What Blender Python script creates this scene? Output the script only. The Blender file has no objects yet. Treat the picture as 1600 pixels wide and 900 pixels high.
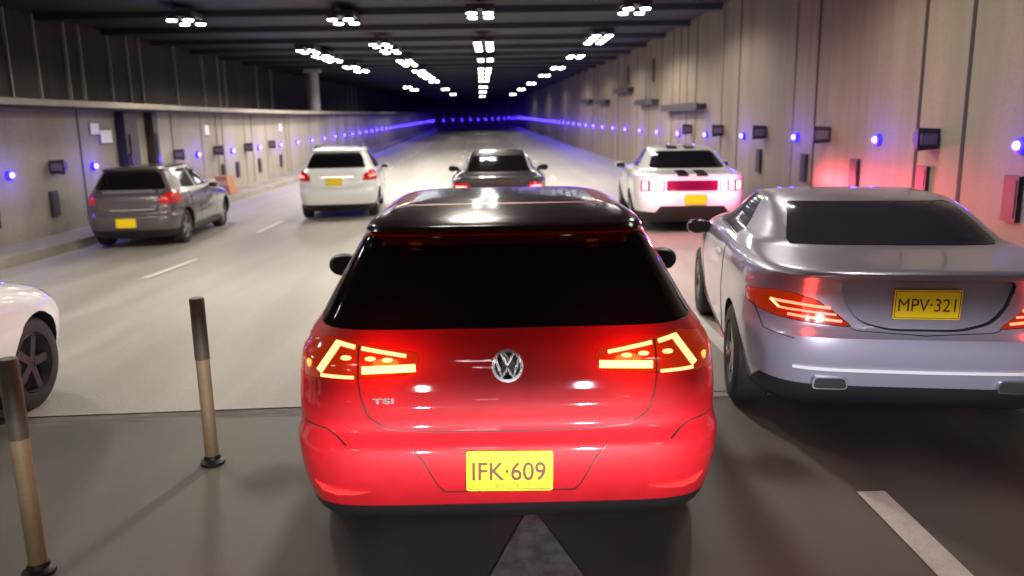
import bpy, bmesh, math, random
from mathutils import Vector, Matrix
R = math.radians
C = bpy.context.scene.collection
random.seed(7)

# ------------------------------------------------------------------ camera, world, exposure
scn = bpy.context.scene
cam = bpy.data.cameras.new('camera'); camo = bpy.data.objects.new('camera', cam); C.objects.link(camo)
cam.sensor_width = 36; cam.lens = 36*1250/1600; cam.clip_start = .05; cam.clip_end = 1000
camo.location = (0, 0, 1.82)
camo.rotation_mode = 'QUATERNION'
camo.rotation_quaternion = (Matrix.Rotation(R(-0.82), 3, 'Z') @ Matrix.Rotation(R(90-11.76), 3, 'X') @ Matrix.Rotation(R(-1.0), 3, 'Z')).to_quaternion()
cam.dof.use_dof = True; cam.dof.focus_distance = 4.0; cam.dof.aperture_fstop = 1.7
scn.camera = camo
w = bpy.data.worlds.new('World'); scn.world = w; w.use_nodes = True
w.node_tree.nodes['Background'].inputs[0].default_value = (.02, .022, .03, 1)
w.node_tree.nodes['Background'].inputs[1].default_value = .3
scn.view_settings.view_transform = 'Standard'; scn.view_settings.look = 'None'
scn.view_settings.exposure = 0.0; scn.view_settings.gamma = 1
scn.view_settings.use_curve_mapping = False
scn.cycles.use_denoising = True
scn.cycles.use_light_tree = True
scn.cycles.sample_clamp_indirect = 6
scn.cycles.max_bounces = 8
LAMP_POWER = 520
BEAM = 520         # own vehicle's headlamps

# ------------------------------------------------------------------ materials
def pmat(name, col, rough=.5, metal=0, coat=0, spec=.5, emit=None, estr=0, alpha=1):
    m = bpy.data.materials.new(name); m.use_nodes = True
    b = m.node_tree.nodes['Principled BSDF']
    b.inputs['Base Color'].default_value = (*col, 1); b.inputs['Roughness'].default_value = rough
    b.inputs['Metallic'].default_value = metal; b.inputs['Coat Weight'].default_value = coat
    b.inputs['Coat Roughness'].default_value = .04
    b.inputs['Specular IOR Level'].default_value = spec
    if emit: b.inputs['Emission Color'].default_value = (*emit, 1); b.inputs['Emission Strength'].default_value = estr
    return m

def noisy(m, c1, c2, scale=(1, 1, 1), nscale=3, detail=6, lo=.35, hi=.65, bump=0, bscale=40, rough=None, extra=None):
    """mix two colours by stretched object-space noise, with a second finer grain and optional bump"""
    nt = m.node_tree; N = nt.nodes; L = nt.links; b = N['Principled BSDF']
    tc = N.new('ShaderNodeTexCoord'); mp = N.new('ShaderNodeMapping'); mp.inputs['Scale'].default_value = scale
    L.new(tc.outputs['Object'], mp.inputs['Vector'])
    n = N.new('ShaderNodeTexNoise'); n.inputs['Scale'].default_value = nscale; n.inputs['Detail'].default_value = detail
    n.inputs['Roughness'].default_value = .6
    L.new(mp.outputs[0], n.inputs['Vector'])
    r = N.new('ShaderNodeValToRGB'); r.color_ramp.elements[0].position = lo; r.color_ramp.elements[1].position = hi
    r.color_ramp.elements[0].color = (*c1, 1); r.color_ramp.elements[1].color = (*c2, 1)
    L.new(n.outputs['Fac'], r.inputs['Fac'])
    n2 = N.new('ShaderNodeTexNoise'); n2.inputs['Scale'].default_value = bscale; n2.inputs['Detail'].default_value = 5
    L.new(tc.outputs['Object'], n2.inputs['Vector'])
    mx = N.new('ShaderNodeMix'); mx.data_type = 'RGBA'; mx.blend_type = 'MULTIPLY'; mx.inputs['Factor'].default_value = .35
    L.new(r.outputs[0], mx.inputs['A']); L.new(n2.outputs['Fac'], mx.inputs['B'])
    out = mx.outputs['Result']
    if extra is not None:     # broad second stain layer (colour, scale vector, amount)
        mp2 = N.new('ShaderNodeMapping'); mp2.inputs['Scale'].default_value = extra[1]
        L.new(tc.outputs['Object'], mp2.inputs['Vector'])
        n3 = N.new('ShaderNodeTexNoise'); n3.inputs['Scale'].default_value = 1; n3.inputs['Detail'].default_value = 4
        L.new(mp2.outputs[0], n3.inputs['Vector'])
        r3 = N.new('ShaderNodeValToRGB'); r3.color_ramp.elements[0].position = .5; r3.color_ramp.elements[1].position = .68
        r3.color_ramp.elements[1].color = (extra[2],)*3+(1,)
        L.new(n3.outputs['Fac'], r3.inputs['Fac'])
        m3 = N.new('ShaderNodeMix'); m3.data_type = 'RGBA'
        L.new(r3.outputs[0], m3.inputs['Factor']); L.new(out, m3.inputs['A']); m3.inputs['B'].default_value = (*extra[0], 1)
        out = m3.outputs['Result']
    L.new(out, b.inputs['Base Color'])
    if bump:
        bp = N.new('ShaderNodeBump'); bp.inputs['Strength'].default_value = bump; bp.inputs['Distance'].default_value = .01
        L.new(n2.outputs['Fac'], bp.inputs['Height']); L.new(bp.outputs[0], b.inputs['Normal'])
    if rough:
        mr = N.new('ShaderNodeMapRange'); mr.inputs['To Min'].default_value = rough[0]; mr.inputs['To Max'].default_value = rough[1]
        L.new(n.outputs['Fac'], mr.inputs['Value']); L.new(mr.outputs[0], b.inputs['Roughness'])
    return m

M = {}
M['concrete_road'] = noisy(pmat('pale concrete road', (.35, .33, .28), .6), (.30, .275, .235), (.42, .39, .34), (1.2, .12, 1), 1.6, 6, .3, .7, .25, 60, (.42, .62), ((.22, .20, .17), (.9, .05, 1), .35))
M['asphalt'] = noisy(pmat('asphalt', (.07, .07, .07), .7), (.10, .09, .075), (.165, .148, .12), (1, .3, 1), 1.4, 6, .3, .7, .22, 160, (.5, .75), ((.05, .045, .04), (.9, .35, 1), .75))
M['joint'] = noisy(pmat('road joint rubber', (.05, .045, .04), .8), (.06, .052, .044), (.18, .16, .135), (1.2, 6, 1), 3, 6)
M['white_line'] = noisy(pmat('road paint', (.7, .7, .66), .6), (.6, .59, .55), (.78, .77, .72), (3, 3, 1), 4, 5, .2, .7, .2, 90)
M['lit_wedge'] = noisy(pmat('lit road wedge', (.3, .28, .26), .6), (.24, .21, .195), (.50, .46, .43), (2, 2, 1), 5, 6, .35, .6, .2, 90)  # pale colour stands in for light on the road under the red car
M['wall_right'] = noisy(pmat('stained concrete wall', (.3, .27, .23), .75), (.20, .148, .105), (.32, .25, .185), (.2, .9, .10), 1.5, 8, .32, .68, .3, 25, None, ((.13, .125, .085), (.3, .45, .16), .75))
M['wall_left'] = noisy(pmat('grey concrete wall', (.3, .28, .25), .75), (.28, .24, .175), (.39, .345, .265), (.3, .7, .1), 1.2, 7, .32, .68, .3, 25, None, ((.15, .135, .10), (.35, .7, .25), .5))
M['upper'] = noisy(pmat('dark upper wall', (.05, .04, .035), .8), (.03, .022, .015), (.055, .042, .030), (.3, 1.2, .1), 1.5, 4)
M['fin'] = pmat('pale fin metal', (.33, .30, .24), .6)
M['ledge'] = noisy(pmat('ledge concrete', (.3, .27, .23), .5), (.24, .21, .17), (.40, .37, .31), (1, .5, 1), 2, 5)
M['ceiling'] = noisy(pmat('dark ceiling', (.1, .1, .11), .8), (.035, .033, .04), (.075, .07, .085), (.15, .7, 1), 1, 5)
M['kerb'] = noisy(pmat('kerb concrete', (.3, .28, .23), .75), (.20, .18, .13), (.36, .33, .27), (1, .5, 1), 1.2, 6, .3, .7, .3, 40)
M['pale_column'] = pmat('pale column', (.45, .43, .44), .6)
M['slit'] = pmat('dark opening', (.02, .018, .02), .9)
M['metal_dark'] = noisy(pmat('dark painted metal', (.03, .022, .024), .6), (.018, .013, .015), (.045, .032, .036), (1, 1, 1), 5)
M['horn_face'] = pmat('grey unit face', (.14, .10, .12), .5)
M['sign'] = pmat('pale wall sign', (.75, .75, .68), .5)
M['lamp_lens'] = pmat('lit lamp lens', (1, 1, 1), .3, emit=(1, .97, 1), estr=30)
M['blue_lens'] = pmat('lit blue lens', (.1, .08, 1), .3, emit=(.045, .022, 1), estr=80)
M['blue_case'] = pmat('glowing blue lamp housing', (.05, .04, .35), .4, emit=(.02, .008, 1), estr=1.6)
M['black'] = pmat('black plastic', (.014, .013, .014), .45)
M['gloss_black'] = pmat('gloss black', (.012, .010, .011), .12, coat=1)
M['mirror_glass'] = pmat('dark mirror glass', (.02, .02, .022), .12, spec=.5)
M['spoiler'] = noisy(pmat('shade-darkened red paint', (.03, .01, .012), .13, coat=0, spec=.3), (.024, .008, .011), (.038, .014, .017), (1, 1, 1), 4)  # red roof and spoiler darkened: their dim lighting is put into the colour
M['glass'] = pmat('tinted glass', (.006, .005, .006), .06, spec=.6)
M['glass_grey'] = pmat('tinted grey glass', (.03, .028, .038), .10, spec=1, coat=.5)
M['tyre'] = noisy(pmat('tyre rubber', (.02, .02, .02), .8), (.015, .014, .014), (.03, .028, .028), (1, 1, 1), 20)
M['bright_trim'] = pmat('bright trim', (.9, .88, .92), .3, metal=.3)
M['rim'] = pmat('alloy', (.5, .5, .52), .3, metal=1)
M['chrome'] = pmat('chrome', (.85, .84, .86), .27, metal=.85)
M['red_paint'] = noisy(pmat('red car paint', (.52, .008, .018), .55, coat=.8, spec=.25), (.50, .008, .014), (.56, .010, .020), (1, 1, 1), 2, 4, .3, .7, 0, 8)
M['silver_paint'] = pmat('silver grey car paint', (.31, .29, .37), .30, metal=.4, coat=1)
M['white_paint'] = pmat('white car paint', (.80, .80, .79), .3, coat=1)
M['grey_paint'] = pmat('dark grey car paint', (.14, .12, .125), .3, metal=.5, coat=1)
M['dark_paint'] = pmat('dark car paint', (.07, .06, .065), .25, metal=.4, coat=1)
M['red_lens'] = pmat('red lamp lens', (.20, .004, .004), .15, coat=1, emit=(1, .08, .008), estr=.22)
M['red_lens_dim'] = pmat('faintly glowing red lamp lens', (.42, .01, .01), .15, coat=1, emit=(1, .03, .02), estr=.12)  # weak emission gives the lens a slight glow of its own
M['led'] = pmat('warm led strip', (.9, .5, .3), .3, emit=(1, .36, .12), estr=3.6)
M['indicator'] = pmat('lit amber indicator', (1, .6, .1), .3, emit=(1, .58, .07), estr=9)
M['led_red'] = pmat('red led strip', (.9, .1, .1), .3, emit=(1, .12, .06), estr=4.5)
M['brake'] = pmat('lit brake lamp', (.9, .2, .2), .3, emit=(1, .30, .48), estr=9)
M['brake_soft'] = pmat('lit tail lamp', (.9, .2, .2), .3, emit=(1, .22, .2), estr=4)
M['reflector'] = pmat('red reflector', (.75, .03, .03), .2, coat=1, emit=(1, .06, .05), estr=.25)
M['plate'] = pmat('yellow plate', (.92, .66, .01), .35)
M['plate_text'] = pmat('dark plate lettering', (.09, .02, .0), .5)
M['panel_magenta'] = pmat('dark red glossy panel', (.16, .002, .04), .2, coat=1)
M['bollard_black'] = noisy(pmat('bollard dark sleeve', (.05, .04, .03), .6), (.07, .055, .038), (.11, .09, .065), (1, 1, 1), 9)
M['bollard_pale'] = noisy(pmat('bollard lamp-tinted plastic', (.5, .36, .18), .55), (.27, .185, .095), (.36, .26, .14), (1, 1, 1), 3)  # orange light from the tail lamps put into the post colour
M['orange'] = pmat('orange paint', (.36, .14, .05), .6)
M['cream'] = pmat('cream paint', (.38, .31, .22), .6)

# ------------------------------------------------------------------ helpers
def tag(o, label=None, cat=None, group=None, kind=None):
    if label: o['label'] = label
    if cat: o['category'] = cat
    if group: o['group'] = group
    if kind: o['kind'] = kind
    return o

def link(name, me, mat=None, parent=None, smooth=None):
    o = bpy.data.objects.new(name, me); C.objects.link(o)
    if mat is not None and len(me.materials) == 0: me.materials.append(mat)
    if parent is not None: o.parent = parent
    if smooth is not None:
        for p in me.polygons: p.use_smooth = True
        me.set_sharp_from_angle(angle=R(smooth))
    return o

def build(name, verts, faces, mat=None, parent=None, smooth=None):
    me = bpy.data.meshes.new(name); me.from_pydata([tuple(v) for v in verts], [], faces); me.update()
    return link(name, me, mat, parent, smooth)

def empty(name, loc=(0, 0, 0), rz=0, parent=None):
    o = bpy.data.objects.new(name, None); C.objects.link(o); o.location = loc; o.rotation_euler = (0, 0, rz)
    if parent is not None: o.parent = parent
    return o

class MB:
    def __init__(s): s.v = []; s.f = []
    def add(s, V, Fc):
        n = len(s.v); s.v += [tuple(v) for v in V]; s.f += [tuple(i+n for i in f) for f in Fc]; return s
    def box(s, x0, x1, y0, y1, z0, z1, fn=None):
        V = [(x, y, z) for x in (x0, x1) for y in (y0, y1) for z in (z0, z1)]
        if fn: V = [fn(*v) for v in V]
        return s.add(V, [(0, 1, 3, 2), (4, 6, 7, 5), (0, 4, 5, 1), (2, 3, 7, 6), (0, 2, 6, 4), (1, 5, 7, 3)])
    def prism(s, poly, a0, a1, axis='y'):
        n = len(poly)
        def P(p, a):
            return {'y': (p[0], a, p[1]), 'x': (a, p[0], p[1]), 'z': (p[0], p[1], a)}[axis]
        V = [P(p, a0) for p in poly]+[P(p, a1) for p in poly]
        F_ = [tuple(range(n)), tuple(range(2*n-1, n-1, -1))]+[(i, i+n, (i+1) % n+n, (i+1) % n) for i in range(n)]
        return s.add(V, F_)
    def lathe(s, prof, n=32, axis='x', c=(0, 0, 0), cap=True):
        V = []; m = len(prof)
        for k in range(n):
            a = 2*math.pi*k/n
            for (t, r) in prof:
                p = {'x': (t, r*math.cos(a), r*math.sin(a)), 'z': (r*math.cos(a), r*math.sin(a), t), 'y': (r*math.cos(a), t, r*math.sin(a))}[axis]
                V.append((p[0]+c[0], p[1]+c[1], p[2]+c[2]))
        F_ = [(k*m+i, k*m+i+1, ((k+1) % n)*m+i+1, ((k+1) % n)*m+i) for k in range(n) for i in range(m-1)]
        if cap and prof[0][1] > 1e-6: F_.append(tuple(k*m for k in range(n)))
        if cap and prof[-1][1] > 1e-6: F_.append(tuple(k*m+m-1 for k in reversed(range(n))))
        return s.add(V, F_)
    def ob(s, name, mat=None, parent=None, smooth=None):
        o = build(name, s.v, s.f, mat, parent, None)
        bm = bmesh.new(); bm.from_mesh(o.data); bmesh.ops.recalc_face_normals(bm, faces=bm.faces); bm.to_mesh(o.data); bm.free()
        if smooth is not None:
            for p in o.data.polygons: p.use_smooth = True
            o.data.set_sharp_from_angle(angle=R(smooth))
        return o

def copy_tree(o, parent=None):
    c = o.copy(); C.objects.link(c); c.parent = parent
    for ch in o.children: copy_tree(ch, c)
    return c

def ss(a, b, t):
    t = max(0, min(1, (t-a)/(b-a))); return t*t*(3-2*t)

# ------------------------------------------------------------------ tunnel alignment: path(s) = centre, heading ; W(x,s,z)
PATH = []
cx = cy = 0.0; ps = 0.0; zz = 0.0
_s = -20.0; cy = -20.0
while _s < 261:
    PATH.append((cx, cy, ps, zz))
    ps_t = R(1.15)*ss(24, 34, _s)
    if _s > 124: ps_t += min((_s-124)/70.0, R(80))
    ps = ps_t
    gr = .0105*ss(18, 40, _s) - .013*ss(112, 132, _s)
    cx += -math.sin(ps); cy += math.cos(ps); zz += gr; _s += 1
def path(s):
    f = s+20; i = max(0, min(len(PATH)-2, int(math.floor(f)))); t = f-i
    return [PATH[i][k]*(1-t)+PATH[i+1][k]*t for k in range(4)]
def W(x, s, z):
    c = path(s); return (c[0]+x*math.cos(c[2]), c[1]+x*math.sin(c[2]), c[3]+z)
def gz(x, s):       # road surface height: a slight cross-fall and dip past the joint
    return ss(6, 14, s)*(-.08+.022*max(-7.4, min(5.2, x)))*(1-.6*ss(40, 110, s))

def stations(s0, s1):
    out = []; s = s0
    while s < s1-1e-6:
        out.append(s); s += 1.0 if s < 40 else 2.5
    out.append(s1); return out
def sweep(name, prof, s0, s1, mat, parent=None, zoff=None, closed=False, smooth=None):
    S = stations(s0, s1); V = []; F_ = []; n = len(prof)
    for s in S:
        for (x, z) in prof:
            V.append(W(x, s, z+(zoff(x, s) if zoff else 0)))
    m = n if closed else n-1
    for i in range(len(S)-1):
        for j in range(m):
            F_.append((i*n+j, i*n+(j+1) % n, (i+1)*n+(j+1) % n, (i+1)*n+j))
    if closed: F_ += [tuple(range(n)), tuple(range((len(S)-1)*n+n-1, (len(S)-1)*n-1, -1))]
    o = build(name, V, F_, mat, parent)
    if smooth is not None:
        for p in o.data.polygons: p.use_smooth = True
    return o

XL, XR, ZC = -8.1, 5.2, 4.38
xs = [-8.3, -7.2, -6, -4.5, -3, -1.5, 0, 1.5, 3, 4.2, 5.4]
tag(sweep('road', [(x, 0) for x in xs], 5.06, 240, M['concrete_road'], zoff=gz, smooth=1), kind='structure')
# near pavement: darker asphalt whose edge runs slightly askew
def joint_s(x): return 5.02+.045*(x+0.6)
V = []; F_ = []
rows = [-18, -8, -2, 0, 1, 2, 3, 4]
for r in rows:
    for x in xs: V.append((x, r, 0.0))
for x in xs: V.append((x, joint_s(x)-.12, 0.0))
n = len(xs)
for i in range(len(rows)):
    for j in range(n-1): F_.append((i*n+j, i*n+j+1, (i+1)*n+j+1, (i+1)*n+j))
tag(build('asphalt_pavement', V, F_, M['asphalt']), kind='structure')
V = []; F_ = []
for x in xs: V += [(x, joint_s(x)-.13, -.002), (x, joint_s(x)+.05, -.002)]
for j in range(n-1): F_.append((2*j, 2*j+2, 2*j+3, 2*j+1))
tag(build('road_joint', V, F_, M['joint']), kind='structure')
V = []; F_ = []       # pale slab nosing just beyond the joint
for x in xs: V += [(x, joint_s(x)+.04, .004), (x, 5.5, .004)]
for j in range(n-1): F_.append((2*j, 2*j+2, 2*j+3, 2*j+1))
tag(build('road_apron', V, F_, M['concrete_road']), kind='structure')

def marking(name, pts, mat, label=None):
    V = [W(x, s, gz(x, s)+.008) for x, s in pts]
    return tag(build(name, V, [tuple(range(len(V)))], mat), kind='structure')
def dash(x, s0, s1, wd=.12, mat='white_line', xe=None):
    xe = x if xe is None else xe
    marking('lane_marking', [(x-wd/2, s0), (x+wd/2, s0), (xe+wd/2, s1), (xe-wd/2, s1)], M[mat])
dash(1.80, .6, 3.62, .14)
for k in range(16):
    if k: dash(1.80, 5.75+4.95*(k-1), 7.6+4.95*(k-1), .12)
for k in range(18):
    if k: dash(-4.62, 10.3+4.95*(k-1), 10.3+4.95*(k-1)+1.8, .10)
for k in range(8):
    dash(-1.6, 24+6*k, 26.4+6*k, .10)
marking('light_wedge', [(.12, 3.56), (-.30, 2.2), (-.09, 2.3), (-.09, .8), (.33, .8), (.33, 2.3), (.54, 2.2)], M['lit_wedge'])  # gap of light between the car's shadows, painted as an arrow shape

# kerb and footway on the left
tag(sweep('footway_kerb', [(-7.35, -.3), (-7.38, .16), (-7.50, .18), (-8.2, .19), (-8.2, -.3)], -18, 240, M['kerb'], zoff=lambda x, s: gz(-7.4, s), closed=True), kind='structure')

# ceiling + beams
tag(sweep('ceiling', [(-10.6, ZC), (5.5, ZC)], -18, 240, M['ceiling']), kind='structure')
mb = MB()
s = -15.6
while s < 236:
    for (xa, xb) in [(-10.4, -6), (-6, -1), (-1, 5.3)]:
        mb.box(xa, xb, s, s+.45, ZC-.14, ZC-.003, fn=W)
    s += 3.15
tag(mb.ob('ceiling_beams', M['ceiling']), kind='structure')
# long services on the ceiling between rows

# right wall: slabs with vertical ribs
wr = empty('concrete_wall'); tag(wr, 'tall stained brown grey concrete wall along the right of the tunnel', 'wall')
sweep('wall_face', [(XR, -.5), (XR, ZC-.004)], -18, 240, M['wall_right'], wr)
rb = MB().box(-.022, 0, -.13, .13, -.4, 4.3).ob('rib', M['wall_right'])
def ribs_at(parent, items, x, proto, side=1):
    first = True
    for s in items:
        o = proto if first else proto.copy()
        if not first: C.objects.link(o)
        first = False
        p = W(x, s, 0); o.parent = parent; o.location = p; o.rotation_euler = (0, 0, path(s)[2])
ribs_at(wr, [7.2, 14.4, 19.0, 21.5, 23.4, 24.4, 26.0, 28.6, 30.2, 33, 36, 37.6, 40.5, 42, 45, 48, 50.5, 54, 58, 62, 66, 70, 75, 80, 85, 90, 96, 102, 108], XR, rb)
gs = MB().box(-.006, .004, -.035, .035, -.4, 4.3).ob('panel_joint', M['slit'])
ribs_at(wr, [9.0, 10.0, 13.3, 17.6, 22.4, 27.9, 34.4, 43.4], XR, gs)
# horizontal services boxes high on the right wall
for i, (s0, s1, z) in enumerate([(20.3, 24.8, 2.16), (26.2, 29.4, 2.42), (30.8, 34.4, 2.95), (36.5, 39.5, 2.6), (42, 45.5, 2.7)]):
    t = MB(); t.box(XR-.22, XR-.002, s0, s1, z-.12, z+.02, fn=W); t.box(XR-.25, XR-.22, s0, s1, z-.14, z+.05, fn=W)
    tag(t.ob('wall_cable_tray', M['metal_dark']), ['longest dark cable tray on the right wall, nearest the camera', 'second dark cable tray along the right wall', 'highest dark cable tray on the right wall', 'fourth dark cable tray on the right wall, deeper in the tunnel', 'farthest dark cable tray on the right wall'][i], 'cable tray', 'cable trays on the right wall')
for i, (s, z0, z1) in enumerate([(27.2, 3.0, 3.75), (32.0, 3.15, 3.85)]):
    tag(MB().box(XR-.03, XR-.001, s-.12, s+.12, z0, z1, fn=W).ob('wall_slot', M['slit']), ['tall dark narrow wall slot above the second cable tray', 'smaller dark wall slot farther along the right wall'][i], 'wall slot')

# left lower wall + ledge + dark upper wall with fins
wl = empty('lower_wall'); tag(wl, 'low grey concrete wall behind the footway on the left', 'wall')
sweep('wall_face', [(XL, 2.2), (XL, -.5)], -18, 240, M['wall_left'], wl)
gs2 = MB().box(-.004, .005, -.03, .03, .0, 2.2).ob('panel_joint', M['slit'])
ribs_at(wl, [12.0, 15.9, 20.4, 23.6, 27.0, 31.5, 36], XL, gs2)
rb2 = MB().box(.0, .02, -.11, .11, .0, 2.2).ob('rib', M['wall_left'])
ribs_at(wl, [22.5, 24.2, 26.3, 28.8, 32.2, 35, 39, 43, 48, 54, 60], XL, rb2)
lg = empty('ledge'); tag(lg, 'projecting concrete ledge with a pale edge above the left wall', 'ledge')
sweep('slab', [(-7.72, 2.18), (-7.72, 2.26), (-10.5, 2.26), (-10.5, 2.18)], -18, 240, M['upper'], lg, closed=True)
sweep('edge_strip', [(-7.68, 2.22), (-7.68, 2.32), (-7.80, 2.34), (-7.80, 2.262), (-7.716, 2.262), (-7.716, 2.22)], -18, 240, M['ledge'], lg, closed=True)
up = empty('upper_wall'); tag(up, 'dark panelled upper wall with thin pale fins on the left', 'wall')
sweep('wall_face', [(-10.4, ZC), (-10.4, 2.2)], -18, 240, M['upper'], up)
fp = MB().box(0, .07, -.022, .022, 2.27, ZC-.02).ob('fin', M['fin'])
ribs_at(up, [13.6, 14.2, 15.6, 17.0, 17.8, 18.9, 20.2, 20.9, 22.4, 23.5, 24.3, 26.9, 29.5, 31.2, 32.0, 36.5, 39.0, 47, 61, 63, 65], -10.4, fp)

t = empty('ledge_column', W(-8.6, 40, 2.27)); tag(t, 'pale round column standing on the left ledge far ahead', 'column')
MB().lathe([(0, .26), (2.05, .26)], 20, 'z').ob('shaft', M['pale_column'], t, 40); MB().box(-.4, .4, -.4, .4, 0, .1).ob('plinth', M['pale_column'], t)
MB().box(-.35, .35, -.35, .35, 1.9, 2.06).ob('capital', M['pale_column'], t)
# dark riser posts and cabinet on the lower wall
for i, (s, wd) in enumerate([(17.75, .62), (19.0, .26)]):
    t = MB(); t.box(XL+.005, XL+.20, s-wd/2, s+wd/2, .2, 2.17, fn=W)
    o = t.ob('cable_riser', M['metal_dark'])
    tag(o, ['wider dark vertical riser on the left wall beside the grey hatchback', 'thinner dark vertical riser just beyond the wide one'][i], 'riser', 'dark risers on the left wall')
    MB().box(XL+.2, XL+.23, s-wd/4, s+wd/4, .5, 1.7, fn=W).ob('cover', M['metal_dark'], o)
for i, (s, z, a, b, lab) in enumerate([(16.5, 1.82, .17, .11, 'upper small pale sign on the left wall'), (16.95, 1.66, .24, .13, 'larger pale sign below the small one on the left wall'), (22.8, 1.73, .16, .14, 'small pale sign beyond the dark risers'), (30.7, 1.73, .16, .14, 'farthest small pale sign on the left wall')]):
    t = MB().box(XL+.01, XL+.03, s-a, s+a, z-b, z+b, fn=W).ob('wall_sign', M['sign']); tag(t, lab, 'sign', 'pale signs on the left wall')
    MB().box(XL+.005, XL+.01, s-a-.02, s+a+.02, z-b-.02, z+b+.02, fn=W).ob('sign_frame', M['metal_dark'], t)
# end wall closing the tunnels behind the camera
tag(build('tunnel_end', [(-10.6, -17.5, -1), (5.5, -17.5, -1), (5.5, -17.5, 5), (-10.6, -17.5, 5)], [(0, 1, 2, 3)], M['upper']), kind='structure')

# orange and cream kerb blocks at the left
for i, (x, s) in enumerate([(-7.75, 21.4), (-7.75, 22.9)]):
    t = empty('barrier_block', W(x, s, gz(-7, s)+.185)); tag(t, ['nearer orange and cream barrier block on the left footway', 'farther orange and cream barrier block on the left footway'][i], 'barrier', 'barrier blocks on the footway')
    MB().prism([(-.25, 0), (.25, 0), (.16, .5), (-.16, .5)], -.3, .3).ob('block', M['orange' if i else 'cream'], t)
    MB().prism([(-.205, .25), (.205, .25), (.18, .38), (-.18, .38)], -.303, .303).ob('stripe', M['cream' if i else 'orange'], t)

# ------------------------------------------------------------------ ceiling lamps
def disc(r, z, n=18): return [(r*math.cos(2*math.pi*k/n), r*math.sin(2*math.pi*k/n), z) for k in range(n)]
def make_lamp():
    root = empty('ceiling_lamp'); tag(root, 'x', 'lamp', 'ceiling lamp clusters')
    MB().box(-.30, .30, -.50, .50, -.10, 0).box(-.05, .05, -.7, .7, -.0, .04).ob('housing', M['metal_dark'], root)
    for (a, b) in ((-1, -1), (1, -1), (-1, 1), (1, 1)):
        h = MB().lathe([(-.10, .105), (-.16, .12), (-.17, .11)], 20, 'z', (.175*a, .36*b, 0)).ob('lamp_head', M['metal_dark'], root, 30)
        MB().lathe([(-.171, .105), (-.19, .09), (-.20, 0.0)], 20, 'z', (.175*a, .36*b, 0)).ob('lens', M['lamp_lens'], h, 30)
    return root
lamp0 = make_lamp()
rowX = {'far left': (-6.7, -5.85), 'left centre': (-3.36, -3.36), 'centre': (-.32, -.36), 'right': (2.92, 2.9)}
ORD = 'first second third fourth fifth sixth seventh eighth ninth tenth eleventh twelfth thirteenth fourteenth fifteenth sixteenth seventeenth eighteenth nineteenth twentieth'.split()
def nth(i): return ORD[i] if i < len(ORD) else 'far'
back = [-10, -3.5]
sl = {'far left': [18.3, 26.0, 28.2, 30.0, 34.2, 37.0, 60, 66], 'left centre': [18.6, 24.4, 26.6, 31.0, 33.0, 38.0, 41.5, 45, 50, 66, 84],
      'centre': [17.9, 24.4, 26.2, 31.0, 37.0, 40.5, 45, 50, 62, 76, 96], 'right': [17.6, 22.9, 24.3, 30.0, 37.0, 44.5, 56, 70, 88]}
first = True
for row, (xa, xb) in rowX.items():
    for i, s in enumerate(back + [5.6, 9.5] + sl[row]):
        x = xa if s < 22 else xb
        o = lamp0 if first else copy_tree(lamp0); first = False
        o.location = W(x, s, ZC-.16); o.rotation_euler = (0, 0, path(s)[2])
        near = i-4
        o['label'] = ('%s lit four-lamp cluster from the near end of the %s ceiling row' % (nth(near), row)) if near >= 0 else 'four-lamp cluster of the %s ceiling row, %s' % (row, ['far behind the viewer', 'just behind the viewer', 'above the red hatchback line', 'overhead just past the joint'][i])
        ld = bpy.data.lights.new('lamp_light', 'SPOT'); ld.energy = LAMP_POWER*(.75 if s > 12 else (1.9 if row == 'centre' else .6) if s > 8 else .06)*(.25 if s > 55 else .5 if s > 35 else .82); ld.spot_size = R(168); ld.spot_blend = .35
        ld.shadow_soft_size = .22; ld.specular_factor = .12; ld.color = (1, .91, .79)
        lo = bpy.data.objects.new('lamp_light', ld); C.objects.link(lo); lo.parent = o; lo.location = (0, 0, -.24)

# ------------------------------------------------------------------ blue marker lights
def make_blue():
    root = empty('blue_marker_light'); tag(root, 'x', 'marker light', 'x')
    MB().lathe([(0, .085), (.05, .082), (.06, .05)], 16, 'x').ob('housing', M['blue_case'], root, 40)
    MB().lathe([(.061, .045), (.085, .04), (.10, .022), (.104, .0)], 14, 'x').ob('lens', M['blue_lens'], root, 40)
    return root
bl0 = make_blue(); first = True
def place_blue(x, s, z, side, label, group):
    global first
    o = bl0 if first else copy_tree(bl0); first = False
    o.location = W(x, s, z); o.rotation_euler = (0, 0, path(s)[2]+(0 if side > 0 else math.pi))
    o['label'] = label; o['group'] = group
    ld = bpy.data.lights.new('blue_light', 'POINT'); ld.energy = 9 if s < 40 else (16 if s > 60 else 26); ld.color = (.07, .03, 1); ld.shadow_soft_size = .04
    lo = bpy.data.objects.new('blue_light', ld); C.objects.link(lo); lo.parent = o; lo.location = (.32, 0, 0)
k = 0; s = 13.46
while s < 150:
    place_blue(XL, s, 1.09-.0*s, 1, '%s lit blue marker light from the near end of the left wall' % nth(k) if k < 20 else 'lit blue marker light in the merged far part of the left row', 'blue marker lights on the left wall')
    k += 1; s += 2.83 if k < 22 else 3.4
k = 0; s = 7.95
while s < 128:
    place_blue(XR, s, 1.50-.10*ss(8, 24, s), -1, '%s lit blue marker light from the near end of the right wall' % nth(k) if k < 20 else 'lit blue marker light in the merged far part of the right row', 'blue marker lights on the right wall')
    k += 1; s += 3.04 if k < 22 else 3.4
while s < 200:
    place_blue(XR, s, 1.40, -1, 'small dim blue marker light on the far curved wall', 'blue marker lights on the far curve'); s += 3.4

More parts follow.
